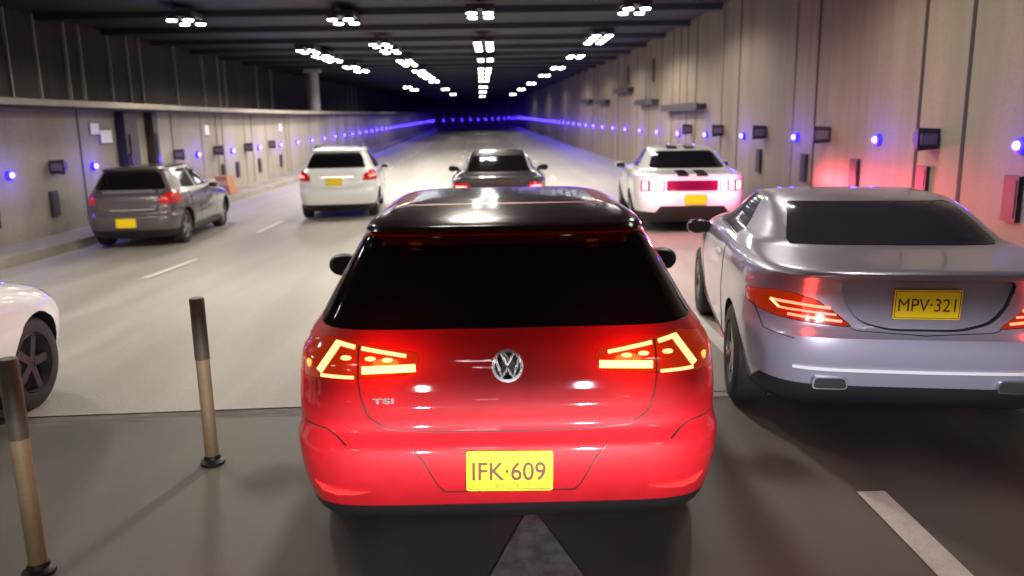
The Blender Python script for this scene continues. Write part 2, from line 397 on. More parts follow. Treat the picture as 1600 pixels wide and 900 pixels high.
# horn-shaped wall units between the blue lights
def make_horn():
    root = empty('wall_horn'); tag(root, 'x', 'wall unit', 'x')
    V = [(.0, -.16, -.15), (.0, .16, -.09), (.0, .16, .11), (.0, -.16, .14), (.34, -.17, -.18), (.22, .20, -.06), (.22, .20, .08), (.34, -.17, .16)]
    MB().add(V, [(0, 1, 2, 3), (7, 6, 5, 4), (0, 4, 5, 1), (3, 2, 6, 7), (1, 5, 6, 2), (0, 3, 7, 4)]).ob('housing', M['metal_dark'], root)
    MB().box(.06, .30, -.19, -.172, -.09, .07).ob('face_plate', M['horn_face'], root)
    return root
h0 = make_horn(); first = True
for side, x, ss_, z in ((1, XL, [14.85, 17.6, 20.5, 23.4, 26.2, 29], 1.16), (-1, XR, [9.6, 12.75, 15.8, 18.8, 21.8], 1.54)):
    for i, s in enumerate(ss_):
        o = h0 if first else copy_tree(h0); first = False
        o.location = W(x, s, z); o.rotation_euler = (0, 0, path(s)[2])
        o.scale = (-.8 if side < 0 else .8, .8, .8)
        o['label'] = '%s dark wedge-shaped unit from the near end of the %s wall' % (nth(i), 'left' if side > 0 else 'right')
        o['group'] = 'dark wedge units on the %s wall' % ('left' if side > 0 else 'right')
def make_ubox():
    root = MB().box(0, .05, -.12, .12, 0, .46).ob('utility_box', M['metal_dark']); tag(root, 'x', 'utility box', 'x')
    MB().box(.05, .056, -.09, .09, .04, .42).ob('door', M['metal_dark'], root); return root
u0 = make_ubox(); first = True
for side, x, ss_, z in ((1, XL, [12.9, 14.7, 23.9, 25.2, 27.6, 30.5], .27), (-1, XR, [8.0, 9.75, 11.65, 13.6, 16.0], .74)):
    for i, s in enumerate(ss_):
        o = u0 if first else copy_tree(u0); first = False
        o.location = W(x, s, z); o.rotation_euler = (0, 0, path(s)[2]+(0 if side > 0 else math.pi))
        o['label'] = '%s dark upright box from the near end, low on the %s wall' % (nth(i), 'left' if side > 0 else 'right')
        o['group'] = 'dark boxes low on the %s wall' % ('left' if side > 0 else 'right')

# ------------------------------------------------------------------ bollards
def make_bollard():
    root = empty('bollard')
    MB().lathe([(0, .065), (.015, .065), (.03, .045), (.05, .042)], 24, 'z').ob('base', M['black'], root, 40)
    MB().lathe([(.05, .036), (.60, .036)], 24, 'z').ob('post', M['bollard_pale'], root, 40)
    MB().lathe([(.60, .0385), (.925, .0385), (.935, .034)], 24, 'z').ob('sleeve', M['bollard_black'], root, 40)
    return root
b = make_bollard(); b.location = (-1.61, 4.16, 0); tag(b, 'flexible lane bollard with dark top and lower post tinted by orange lamp light, standing alone by the joint', 'bollard', 'bollards along the lane edge')
b2 = copy_tree(b); b2.location = (-1.96, 3.08, 0); tag(b2, 'bollard in the bottom left corner in front of the white car wheel', 'bollard', 'bollards along the lane edge')

# ------------------------------------------------------------------ car builder
def pchip(X, Y):
    n = len(X); h = [X[i+1]-X[i] for i in range(n-1)]; d = [(Y[i+1]-Y[i])/h[i] for i in range(n-1)]
    m = [0]*n; m[0] = d[0]; m[-1] = d[-1]
    for i in range(1, n-1):
        if d[i-1]*d[i] <= 0: m[i] = 0
        else:
            w1 = 2*h[i]+h[i-1]; w2 = h[i]+2*h[i-1]; m[i] = (w1+w2)/(w1/d[i-1]+w2/d[i])
    def f(x):
        if x <= X[0]: return Y[0]
        if x >= X[-1]: return Y[-1]
        i = max(j for j in range(n-1) if X[j] <= x)
        t = (x-X[i])/h[i]; a = t*t*(3-2*t)
        return Y[i]*(1-a)+Y[i+1]*a+h[i]*(m[i]*(t-2*t*t+t**3)+m[i+1]*(t**3-t*t))
    return f

TMP = []
def bool_mesh(me, cut, op):
    a = bpy.data.objects.new('a', me); c = bpy.data.objects.new('c', cut)
    C.objects.link(a); C.objects.link(c)
    md = a.modifiers.new('b', 'BOOLEAN'); md.object = c; md.operation = op; md.solver = 'EXACT'; md.material_mode = 'TRANSFER'
    dg = bpy.context.evaluated_depsgraph_get(); dg.update()
    out = bpy.data.meshes.new_from_object(a.evaluated_get(dg), preserve_all_data_layers=True, depsgraph=dg)
    if op == 'DIFFERENCE' and len(out.polygons) < .5*len(me.polygons):      # solver failed: keep the body
        out = me
    bpy.data.objects.remove(a); bpy.data.objects.remove(c)
    return out
def mesh_of(mb, mat):
    me = bpy.data.meshes.new('c'); me.from_pydata(mb.v, [], mb.f); me.update(); me.materials.append(mat)
    bm = bmesh.new(); bm.from_mesh(me); bmesh.ops.recalc_face_normals(bm, faces=bm.faces); bm.to_mesh(me); bm.free()
    return me
def rpoly(P, r=.03, k=3):
    """round the corners of a polygon"""
    out = []; n = len(P)
    for i in range(n):
        p = Vector(P[i]); a = Vector(P[i-1]); b_ = Vector(P[(i+1) % n])
        da = (a-p); db = (b_-p); rr = min(r, da.length*.45, db.length*.45)
        A = p+da.normalized()*rr; B = p+db.normalized()*rr
        for j in range(k+1):
            t = j/k; q = A*(1-t)**2+p*2*t*(1-t)+B*t*t; out.append((q.x, q.y))
    return out
def opoly(P, d):
    """offset polygon outwards"""
    n = len(P); area = sum(P[i][0]*P[(i+1) % n][1]-P[(i+1) % n][0]*P[i][1] for i in range(n)); sg = 1 if area > 0 else -1
    out = []
    for i in range(n):
        p = Vector(P[i]); a = (p-Vector(P[i-1])); b_ = (Vector(P[(i+1) % n])-p)
        if a.length < 1e-6 or b_.length < 1e-6: out.append(P[i]); continue
        na = Vector((a.y, -a.x)).normalized()*sg; nb = Vector((b_.y, -b_.x)).normalized()*sg
        m_ = (na+nb); m_ = m_.normalized() if m_.length > 1e-6 else na
        q = p+m_*d/max(.4, m_.dot(na)); out.append((q.x, q.y))
    return out
def mir(P): return [(-x, y) for x, y in P]

class Car:
    def __init__(s, name, rows, nr, nf, paint, nz=46, m=16):
        s.root = empty(name); s.rows = rows
        Z = [r[0] for r in rows]
        s.fr, s.ff, s.fw = pchip(Z, [r[1] for r in rows]), pchip(Z, [r[2] for r in rows]), pchip(Z, [r[3] for r in rows])
        s.z0, s.z1 = Z[0], Z[-1]; s.nr = pchip(Z, [nr(z) for z in Z]); s.nf = pchip(Z, [nf(z) for z in Z])
        s.paint = paint
        zs = set(Z)
        for i in range(len(Z)-1):
            span = abs(rows[i+1][1]-rows[i][1])+abs(rows[i+1][2]-rows[i][2])+abs(rows[i+1][3]-rows[i][3])*2+abs(Z[i+1]-Z[i])
            k = max(1, int(round(span/ (6.5/nz))))
            for j in range(1, k): zs.add(Z[i]+(Z[i+1]-Z[i])*j/k)
        zs = sorted(zs); V = []; F_ = []
        for z in zs:
            V += [(x, y, z) for x, y in s.outline(z, m)]
        N = 4*m
        for i in range(len(zs)-1):
            for j in range(N): F_.append((i*N+j, i*N+(j+1) % N, (i+1)*N+(j+1) % N, (i+1)*N+j))
        F_.append(tuple(reversed(range(N)))); F_.append(tuple((len(zs)-1)*N+j for j in range(N)))
        me = bpy.data.meshes.new('body'); me.from_pydata(V, [], F_); me.update(); me.materials.append(paint)
        s.me = me
    def quad(s, w_, L, n, m):
        pts = []; K = 160
        for k in range(K+1):
            a = (k/K)*math.pi/2
            pts.append((w_*math.cos(a)**(2/n) if k < K else 0, L*math.sin(a)**(2/n) if k else 0))
        D = [0]
        for k in range(K): D.append(D[-1]+math.hypot(pts[k+1][0]-pts[k][0], (pts[k+1][1]-pts[k][1])*(.45)) + abs(math.atan2(pts[k+1][1]-pts[k][1], pts[k][0]-pts[k+1][0]+1e-9)-(math.atan2(pts[k][1]-pts[k-1][1], pts[k-1][0]-pts[k][0]+1e-9) if k else math.pi/2))*.5)
        out = []; j = 0
        for i in range(m):
            t = D[-1]*i/m
            while D[j+1] < t: j += 1
            f = (t-D[j])/max(1e-9, D[j+1]-D[j]); out.append((pts[j][0]*(1-f)+pts[j+1][0]*f, pts[j][1]*(1-f)+pts[j+1][1]*f))
        return out  # from (w,0) towards (0,L)
    def geo(s, z):
        yr, yf, w_ = s.fr(z), s.ff(z), s.fw(z); yc = (yr+yf)/2; return yc, (yf-yr)/2, w_
    def outline(s, z, m):
        yc, L, w_ = s.geo(z); qf = s.quad(w_, L, s.nf(z), m); qr = s.quad(w_, L, s.nr(z), m)
        e = []
        e += [(x, yc+y) for x, y in qf]                    # right side -> front
        e += [(0, yc+L)]+[(-x, yc+y) for x, y in reversed(qf[1:])]
        e += [(-x, yc-y) for x, y in qr]
        e += [(0, yc-L)]+[(x, yc-y) for x, y in reversed(qr[1:])]
        return e
    def sy(s, x, z):
        yc, L, w_ = s.geo(z); n = s.nr(z); t = min(.9999, abs(x)/w_); return yc-L*(1-t**n)**(1/n)
    def sx(s, y, z):
        yc, L, w_ = s.geo(z); n = s.nr(z) if y < yc else s.nf(z); t = min(.9999, abs(y-yc)/L); return w_*(1-t**n)**(1/n)
    def cut(s, name, axis, poly, a0, a1, mat, gap=.004, sink=(0, 0, 0), keep=True, parent=None, smooth=35):
        c1 = mesh_of(MB().prism(poly, a0, a1, axis), mat)
        o = None
        if keep:
            me = bool_mesh(s.me, c1, 'INTERSECT')
            me.materials.clear(); me.materials.append(mat)
            for p in me.polygons: p.material_index = 0
            o = link(name, me, None, parent or s.root, smooth); o.location = sink
            o.name = name
        c2 = mesh_of(MB().prism(opoly(poly, gap) if gap else poly, a0, a1, axis), M['black'])
        s.me = bool_mesh(s.me, c2, 'DIFFERENCE')
        return o
    def arch(s, y, z, r, inner):
        for sd in (-1, 1):
            m_ = MB().lathe([(sd*inner, r), (sd*1.3, r)], 40, 'x', (0, y, z))
            s.me = bool_mesh(s.me, mesh_of(m_, M['black']), 'DIFFERENCE')
    def finish(s, name='body', smooth=38):
        s.body = link(name, s.me, None, s.root, smooth)
        return s.body
    def wheel(s, y, r, track, wd=.2, spokes=5, rimmat='rim', sides=(-1, 1)):
        for sd in sides:
            t = MB().lathe([(-wd/2, r*.66), (-wd/2, r*.9), (-wd/2*.8, r*.985), (-wd*.2, r), (wd*.2, r), (wd/2*.8, r*.985), (wd/2, r*.9), (wd/2, r*.66), (wd*.3, r*.62), (-wd*.3, r*.62), (-wd/2, r*.66)], 36, 'x', cap=False)
            o = t.ob('wheel', M['tyre'], s.root, 40); o.location = (sd*track, y, r)
            m_ = MB().lathe([(sd*wd*.42, r*.67), (sd*wd*.47, r*.62), (sd*wd*.30, r*.60), (sd*-.05, r*.58)], 36, 'x', cap=False)
            m_.lathe([(sd*wd*.28, 0), (sd*wd*.40, r*.03), (sd*wd*.38, r*.12), (sd*wd*.2, r*.16)], 20, 'x')
            for k in range(spokes):
                a = 2*math.pi*k/spokes; ca, sa = math.cos(a), math.sin(a)
                def fn(x, u, v, ca=ca, sa=sa): return (x, u*ca-v*sa, u*sa+v*ca)
                q = .055*r/.32
                m_.box(*sorted((sd*wd*.25, sd*wd*.40)), r*.1, r*.61, -q/2, q/2, fn=fn)
            m_.ob('rim', M[rimmat], o, 40)
            MB().lathe([(sd*-.02, r*.5), (sd*.0, r*.5)], 24, 'x').ob('brake_disc', M['metal_dark'], o, 40)
    def strip(s, name, pts, width, mat, parent=None, lift=.004, side='rear', thick=.006, closed=False, sub=6):
        """ribbon of polyline (u,z) hugging the surface; u is x on the rear, y on the sides"""
        P = []
        Q = pts+[pts[0]] if closed else pts
        for i in range(len(Q)-1):
            for k in range(sub): t = k/sub; P.append((Q[i][0]*(1-t)+Q[i+1][0]*t, Q[i][1]*(1-t)+Q[i+1][1]*t))
        P.append(Q[-1]); V = []; F_ = []
        for i, p in enumerate(P):
            a = Vector(P[max(0, i-1)]); b_ = Vector(P[min(len(P)-1, i+1)]); d = (b_-a).normalized(); nrm = Vector((-d.y, d.x))*width/2
            for (u, z) in ((p[0]+nrm.x, p[1]+nrm.y), (p[0]-nrm.x, p[1]-nrm.y)):
                if side == 'rear':
                    y = s.sy(u, z); V += [(u, y-lift, z), (u, y+thick, z)]
                else:
                    x = s.sx(u, z); sg = 1 if side == 'right' else -1; V += [(sg*(x+lift), u, z), (sg*(x-thick), u, z)]
        for i in range(len(P)-1):
            a = 4*i; F_ += [(a, a+2, a+6, a+4), (a+1, a+5, a+7, a+3), (a, a+4, a+5, a+1), (a+2, a+3, a+7, a+6)]
        n_ = len(V); F_ += [(0, 1, 3, 2), (n_-4, n_-2, n_-1, n_-3)]
        return MB().add(V, F_).ob(name, mat, parent or s.root, 40)
    def patch(s, name, poly, mat, parent=None, lift=.006, back=.01, side='rear'):
        """solid tile with outline poly (x,z) hugging the rear surface"""
        n_ = len(poly); V = []
        for (x, z) in poly:
            y = s.sy(x, z); V.append((x, y-lift, z))
        for (x, z) in poly:
            y = s.sy(x, z); V.append((x, y+back, z))
        F_ = [tuple(range(n_)), tuple(range(2*n_-1, n_-1, -1))]+[(i, i+n_, (i+1) % n_+n_, (i+1) % n_) for i in range(n_)]
        return MB().add(V, F_).ob(name, mat, parent or s.root)
    def mirror(s, y, z, x, mat, size=1.0, glass=True):
        for sd in (-1, 1):
            bm = bmesh.new(); bmesh.ops.create_icosphere(bm, subdivisions=3, radius=1)
            for v in bm.verts:
                c = v.co; t = .75+.25*c.x*1
                c.y = max(c.y, -.45)
                v.co = Vector((sd*(c.x*.12*size), c.y*.10*size, c.z*.082*size*t))
            me = bpy.data.meshes.new('side_mirror'); bm.to_mesh(me); bm.free()
            o = link('side_mirror', me, mat, s.root, 50); o.location = (sd*x, y, z)
            MB().box(-sd*.20*size, -sd*.07*size, -.02, .04, -.05*size, -.02*size).ob('arm', M['black'], o)
            MB().prism(rpoly([(-.09*size, -.045*size), (.09*size, -.05*size), (.085*size, .045*size), (-.085*size, .05*size)], .02), -.047*size-.001, -.04*size).ob('mirror_glass', M['mirror_glass'], o)
    def plate(s, x, z, y=None, bold=0, text=None, sub=None, w_=.335, h_=.16, tilt=0):
        y = s.sy(x, z)-.012 if y is None else y
        o = MB().prism(rpoly([(-w_/2, -h_/2), (w_/2, -h_/2), (w_/2, h_/2), (-w_/2, h_/2)], .012), -.004, .004).ob('licence_plate', M['plate'], s.root)
        o.location = (x, y, z); o.rotation_euler = (tilt, 0, 0)
        fr = MB(); t = .003
        a, b_ = w_/2-.006, h_/2-.006
        for bx in ((-a, a, b_-t, b_), (-a, a, -b_, -b_+t), (-a, -a+t, -b_, b_), (a-t, a, -b_, b_)): fr.box(bx[0], bx[1], -.0052, -.0042, bx[2], bx[3])
        fr.ob('plate_rim', M['plate_text'], o)
        if text:
            word(text, o, M['plate_text'], .102, (-.145, -.0055, -.036), .285, bold=bold)
        if sub:
            word(sub, o, M['plate_text'], .024, (-.055, -.0055, -.066), .14)
        return o

def glow(parent, x, y, z, e, col, r=.06):
    ld = bpy.data.lights.new('tail_lamp_light', 'POINT'); ld.energy = e; ld.color = col; ld.shadow_soft_size = r; ld.specular_factor = .0
    lo = bpy.data.objects.new('tail_lamp_light', ld); C.objects.link(lo); lo.parent = parent; lo.location = (x, y, z)

def word(txt, parent, mat, size, loc, fit, bold=0, name='lettering'):
    cu = bpy.data.curves.new('t', 'FONT'); cu.body = txt; cu.size = size; cu.extrude = .0006; cu.offset = bold
    to = bpy.data.objects.new('t', cu); C.objects.link(to)
    dg = bpy.context.evaluated_depsgraph_get(); dg.update()
    me = bpy.data.meshes.new_from_object(to.evaluated_get(dg), depsgraph=dg)
    bpy.data.objects.remove(to)
    xs_ = [v.co.x for v in me.vertices]; k = fit/(max(xs_)-min(xs_)); x0 = min(xs_)
    for v in me.vertices: v.co = Vector(((v.co.x-x0)*k, -v.co.z, v.co.y))
    me.materials.clear(); me.materials.append(mat)
    me.update()
    bm = bmesh.new(); bm.from_mesh(me); bmesh.ops.recalc_face_normals(bm, faces=bm.faces); bm.to_mesh(me); bm.free()
    o = link(name, me, None, parent); o.location = loc
    return o

def seam(c, pts, **k): return c.strip('panel_gap', pts, .0045, M['black'], lift=.0028, thick=.006, **k)

# ------------------------------------------------------------------ hatchback profile (z, rear y, front y, half width)
def hatch_rows(L=4.25, w=.89, h=1.455, k=1.0):
    base = [(.17, .30, 3.95, .76), (.24, .12, 4.10, .83), (.30, .055, 4.18, .855), (.36, .03, 4.22, .868), (.42, .012, 4.24, .880), (.50, .0, 4.25, .890), (.575, .0, 4.24, .896),
            (.60, .012, 4.235, .889), (.625, .05, 4.22, .890), (.66, .062, 4.17, .891), (.72, .060, 4.08, .890), (.78, .075, 3.92, .886), (.84, .085, 3.7, .880), (.90, .10, 3.40, .868), (.95, .125, 3.14, .850), (.985, .155, 2.98, .826), (1.02, .19, 2.86, .800),
            (1.10, .245, 2.72, .755), (1.20, .315, 2.52, .700), (1.30, .385, 2.34, .645), (1.355, .425, 2.22, .612), (1.372, .36, 2.18, .602), (1.385, .33, 2.15, .595), (1.40, .345, 2.10, .585), (1.42, .43, 2.02, .560), (1.438, .62, 1.90, .52), (1.450, .88, 1.72, .44), (1.455, 1.02, 1.62, .34)]
    fy, fw, fh = L/4.25, w/.889, h/1.455
    return [(z*fh, a*fy if a > .3 else a, b*fy, c*fw) for z, a, b, c in base]

def place(c, x, y, yaw=0, z=None, roll=0):
    c.root.location = (x, y, gz(x, y+1.5) if z is None else z); c.root.rotation_euler = (0, R(roll), R(yaw))

def side_windows(c, polys, x0=.35, mat='glass'):
    for P in polys:
        c.cut('side_window', 'x', rpoly(P, .04), x0, 1.3, M[mat], sink=(-.005, 0, 0))
        c.cut('side_window', 'x', rpoly(P, .04), -1.3, -x0, M[mat], sink=(.005, 0, 0))

# ---------------- red hatchback straight ahead
g = Car('red_hatchback', hatch_rows(w=.905), lambda z: 9 if z < .95 else 7.5, lambda z: 4.2, M['red_paint'], nz=84, m=22)
tag(g.root, 'red hatchback directly ahead with lit tail lamps, amber indicators and plate IFK 609', 'car', 'cars in the tunnel')
g.arch(.80, .315, .355, .55); g.arch(3.44, .315, .355, .55)
g.cut('lower_bumper', 'x', [(-.5, .1), (4.8, .1), (4.8, .335), (-.5, .335)], -1.3, 1.3, M['black'], gap=.002)
TL = [(-.96, .842), (-.96, .925), (-.80, .965), (-.70, .992), (-.56, .972), (-.35, .940), (-.342, .90), (-.38, .862), (-.60, .846)]
gl = [g.cut('tail_light', 'y', rpoly(P, .02), -.2, .50, M['red_lens'], gap=.0015) for P in (TL, mir(TL))]
g.cut('rear_window', 'y', rpoly([(-.798, 1.02), (.798, 1.02), (.600, 1.352), (-.600, 1.352)], .05), -.2, .78, M['glass'], sink=(0, .005, 0))  # runs over the pillars too, building their shade in as dark glass
g.cut('spoiler', 'x', [(-.1, 1.366), (.80, 1.366), (.80, 1.6), (-.1, 1.6)], -.9, .9, M['spoiler'], gap=.002)
side_windows(g, [[(.84, 1.02), (1.56, 1.01), (1.56, 1.36), (1.08, 1.36)], [(1.62, 1.01), (2.66, 1.01), (2.22, 1.33), (2.05, 1.36), (1.62, 1.36)]])
g.cut('dark_roof', 'z', rpoly([(-.44, .86), (.44, .86), (.44, 1.9), (-.44, 1.9)], .06), 1.40, 1.6, M['spoiler'])  # red roof coloured dark as if barely lit, no glass panel
g.cut('windshield', 'y', rpoly([(-.70, 1.0), (.70, 1.0), (.53, 1.36), (-.53, 1.36)], .05), 2.05, 3.5, M['glass'])
g.finish()
for sd, lo_ in ((1, gl[0]), (-1, gl[1])):
    m_ = (lambda P: [(sd*x, z) for x, z in P])
    g.strip('light_strip', m_([(-.572, .958), (-.395, .930)]), .012, M['led'], lo_)
    g.strip('light_strip', m_([(-.598, .961), (-.672, .974)]), .013, M['led'], lo_)
    g.strip('light_strip', m_([(-.668, .974), (-.742, .872)]), .026, M['led'], lo_)
    g.strip('light_strip', m_([(-.600, .853), (-.735, .858)]), .011, M['led'], lo_)
    g.strip('indicator', m_([(-.568, .880), (-.360, .886)]), .026, M['indicator'], lo_)
    for q in ((-.632, .925), (-.535, .922), (-.468, .917)):
        g.patch('bulb', [(sd*q[0]+.022*math.cos(a*.785), q[1]+.0075*math.sin(a*.785)) for a in range(8)], M['led'], lo_, lift=.005)
    g.strip('lens_divider', m_([(-.583, .848), (-.583, .968)]), .006, M['black'], lo_, lift=.003)
    g.patch('reflector', m_([(-.775, .443), (-.69, .424), (-.60, .414), (-.545, .412), (-.60, .398), (-.68, .392), (-.74, .405)]), M['reflector'], lift=.012)
seam(g, [(-.583, .846), (-.575, .78), (-.545, .70), (-.475, .648), (-.3, .637), (0, .634), (.3, .637), (.475, .648), (.545, .70), (.575, .78), (.583, .846)], sub=4)
seam(g, [(-.255, .40), (-.28, .43), (-.335, .54), (-.38, .595)], sub=4); seam(g, [(.255, .40), (.28, .43), (.335, .54), (.38, .595)], sub=4)
seam(g, [(-.255, .40), (.255, .40)], sub=6)
seam(g, [(-.63, .60), (-.72, .65), (-.86, .66)]); seam(g, [(.63, .60), (.72, .65), (.86, .66)])
em = g.strip('emblem', [(.056*math.cos(a*math.pi/12), .888+.056*math.sin(a*math.pi/12)) for a in range(24)], .011, M['chrome'], lift=.012, closed=True, sub=1)
g.patch('emblem_disc', [(.052*math.cos(a*math.pi/12), .888+.052*math.sin(a*math.pi/12)) for a in range(24)], M['gloss_black'], em, lift=.005)
g.strip('emblem_letter', [(-.026, .935), (0, .893), (.026, .935)], 0.010, M['chrome'], em, lift=.012, sub=2)
g.strip('emblem_letter', [(-.046, .914), (-.021, .845), (0, .880), (.021, .845), (.046, .914)], 0.010, M['chrome'], em, lift=.012, sub=2)
o = word('TSI', g.root, M['chrome'], .03, (-.53, g.sy(-.48, .765)-.004, .752), .085, bold=.001, name='model_badge')
g.plate(.0, .497, bold=.0014, text='IFK·609', sub='BOGOTA D.C.', tilt=R(-3)).rotation_euler = (R(-3), R(.9), 0)
g.mirror(2.32, .915, 1.01, M['black'], 1.15)
g.wheel(.80, .315, .785); g.wheel(3.44, .315, .76)
for hx in (-.875, .875):
    MB().box(hx-.012, hx+.012, 1.02, 1.16, .86, .885).ob('door_handle', M['red_paint'], g.root)
place(g, .02, 2.90, 0, z=0)

for sx_ in (-1, 1):
    glow(g.root, sx_*.50, g.sy(.55, .9)-.12, .96, 4.2, (1, .10, .015))
    glow(g.root, sx_*1.04, .26, .92, 3.0, (1, .22, .04))

# ---------------- silver-grey roadster on the right
rr_ = [(.18, .30, 3.85, .80), (.26, .13, 4.0, .86), (.33, .07, 4.06, .875), (.40, .045, 4.1, .885), (.47, .03, 4.12, .892), (.51, .012, 4.13, .896), (.60, .0, 4.13, .903), (.655, .004, 4.11, .905), (.675, .035, 4.1, .905), (.71, .05, 4.06, .904), (.80, .06, 3.9, .90),
       (.88, .062, 3.7, .892), (.945, .048, 3.45, .875), (.985, .028, 3.25, .852), (1.0, .028, 3.15, .838), (1.012, .06, 3.08, .82), (1.025, .20, 3.0, .80), (1.04, .42, 2.94, .775), (1.058, .60, 2.88, .745), (1.10, .72, 2.78, .71), (1.17, .90, 2.60, .665), (1.235, 1.10, 2.42, .62), (1.268, 1.26, 2.28, .585), (1.288, 1.42, 2.15, .53), (1.298, 1.60, 2.02, .44), (1.302, 1.72, 1.92, .32)]
m = Car('silver_roadster', rr_, lambda z: 6.0 if z < 1.0 else 5.5, lambda z: 4.0, M['silver_paint'], nz=84, m=22)
tag(m.root, 'silver grey hardtop roadster on the right with plate MPV 321 and chrome bumper strip', 'car', 'cars in the tunnel')
m.arch(.88, .32, .352, .55); m.arch(3.31, .32, .352, .55)
m.cut('lower_bumper', 'x', [(-.5, .1), (4.8, .1), (4.8, .375), (3.9, .375), (3.7, .27), (.5, .27), (.3, .375), (-.5, .375)], -1.3, 1.3, M['black'], gap=.002)
TL = [(-.86, .765), (-.86, .845), (-.77, .88), (-.67, .88), (-.55, .845), (-.46, .785), (-.37, .71), (-.57, .725), (-.77, .745)]
ml = [m.cut('tail_light', 'y', rpoly(P, .02), -.2, .50, M['red_lens']) for P in (TL, mir(TL))]
m.cut('rear_window', 'y', rpoly([(-.60, 1.068), (.60, 1.068), (.51, 1.262), (-.51, 1.262)], .03), .2, 1.6, M['glass_grey'], sink=(0, .004, 0))
m.cut('plate_recess', 'y', rpoly([(-.44, .965), (.44, .965), (.40, .82), (.33, .735), (.18, .695), (-.18, .695), (-.33, .735), (-.40, .82)], .06), -.2, .14, M['silver_paint'], gap=.003, sink=(0, .035, 0))
side_windows(m, [[(1.42, 1.02), (2.76, 1.02), (2.38, 1.20), (2.1, 1.262), (1.62, 1.255)]], .4, 'glass_grey')
m.cut('windshield', 'y', rpoly([(-.68, 1.05), (.68, 1.05), (.55, 1.26), (-.55, 1.26)], .04), 2.05, 3.5, M['glass_grey'])
m.finish()
for sd, lo_ in ((1, ml[0]), (-1, ml[1])):
    m_ = (lambda P: [(sd*x, z) for x, z in P])
    m.strip('light_strip', m_([(-.77, .827), (-.67, .825), (-.48, .807)]), .014, M['led_red'], lo_)
    m.strip('light_strip', m_([(-.73, .79), (-.63, .787), (-.45, .772)]), .010, M['led_red'], lo_)
    m.strip('light_strip', m_([(-.69, .76), (-.58, .752), (-.42, .737)]), .013, M['led_red'], lo_)
    m.strip('light_strip', m_([(-.77, .827), (-.73, .79)]), .012, M['led'], lo_)
    e = MB().prism(rpoly([(-.095, -.034), (.095, -.034), (.085, .034), (-.085, .034)], .025), -.012, .16).ob('exhaust_tip', M['rim'], m.root); e.location = (sd*-.47, .03, .40)
    MB().prism(rpoly([(-.087, -.028), (.087, -.028), (.077, .028), (-.077, .028)], .02), -.015, -.0125).ob('exhaust_mouth', M['slit'], e)
m.strip('chrome_strip', [(-.66, .478), (0, .474), (.66, .478)], .020, M['bright_trim'], lift=.016, thick=.004, sub=8)
seam(m, [(-.375, .712), (-.37, .70), (-.34, .69), (0, .672), (.34, .69), (.37, .70), (.375, .712)], sub=4)
seam(m, [(-.84, .78), (-.80, .66), (-.66, .640)], sub=4); seam(m, [(.84, .78), (.80, .66), (.66, .640)], sub=4)
for sd in ('left', 'right'):
    seam(m, [(1.42, 1.0), (1.36, .8), (1.40, .45), (1.50, .30), (2.62, .30)], side=sd); seam(m, [(2.70, 1.0), (2.78, .7), (2.64, .30)], side=sd)
    m.strip('door_handle', [(1.52, .87), (1.68, .872)], .022, M['chrome'], side=sd, lift=.03, thick=.0)
    m.strip('sill_trim', [(1.28, .30), (2.9, .30)], .02, M['black'], side=sd, lift=.004, thick=.004)
m.plate(.0, .838, y=.045, text='MPV·321', tilt=R(4))
m.mirror(2.55, .93, .95, M['gloss_black'], .95)
m.wheel(.88, .32, .785, .22, 7); m.wheel(3.31, .32, .785, .22, 7)
place(m, 2.235, 4.02, -9, z=0)

for sx_ in (-1, 1): glow(m.root, sx_*.62, m.sy(.62, .82)-.10, .82, 1.2, (1, .08, .05))

# ---------------- three-box cars
def sedan_rows(L=4.7, w=.945, h=1.38):
    base = [(.18, .28, 4.4, .82), (.28, .12, 4.58, .88), (.36, .05, 4.65, .91), (.45, .015, 4.68, .925), (.58, .0, 4.70, .94), (.66, .02, 4.68, .945), (.70, .045, 4.65, .945), (.80, .055, 4.5, .943), (.90, .06, 4.25, .930), (.945, .035, 4.0, .905), (.96, .05, 3.8, .885), (.975, .16, 3.5, .85), (.99, .40, 3.2, .81), (1.01, .58, 3.02, .775),
            (1.06, .72, 2.90, .73), (1.15, .95, 2.72, .675), (1.25, 1.22, 2.50, .62), (1.31, 1.45, 2.34, .575), (1.345, 1.65, 2.2, .52), (1.365, 1.86, 2.1, .43), (1.372, 1.95, 2.03, .33)]
    fy, fw, fh = L/4.7, w/.945, h/1.372
    return [(z*fh, a*fy if a > .3 else a, b*fy, c*fw) for z, a, b, c in base]

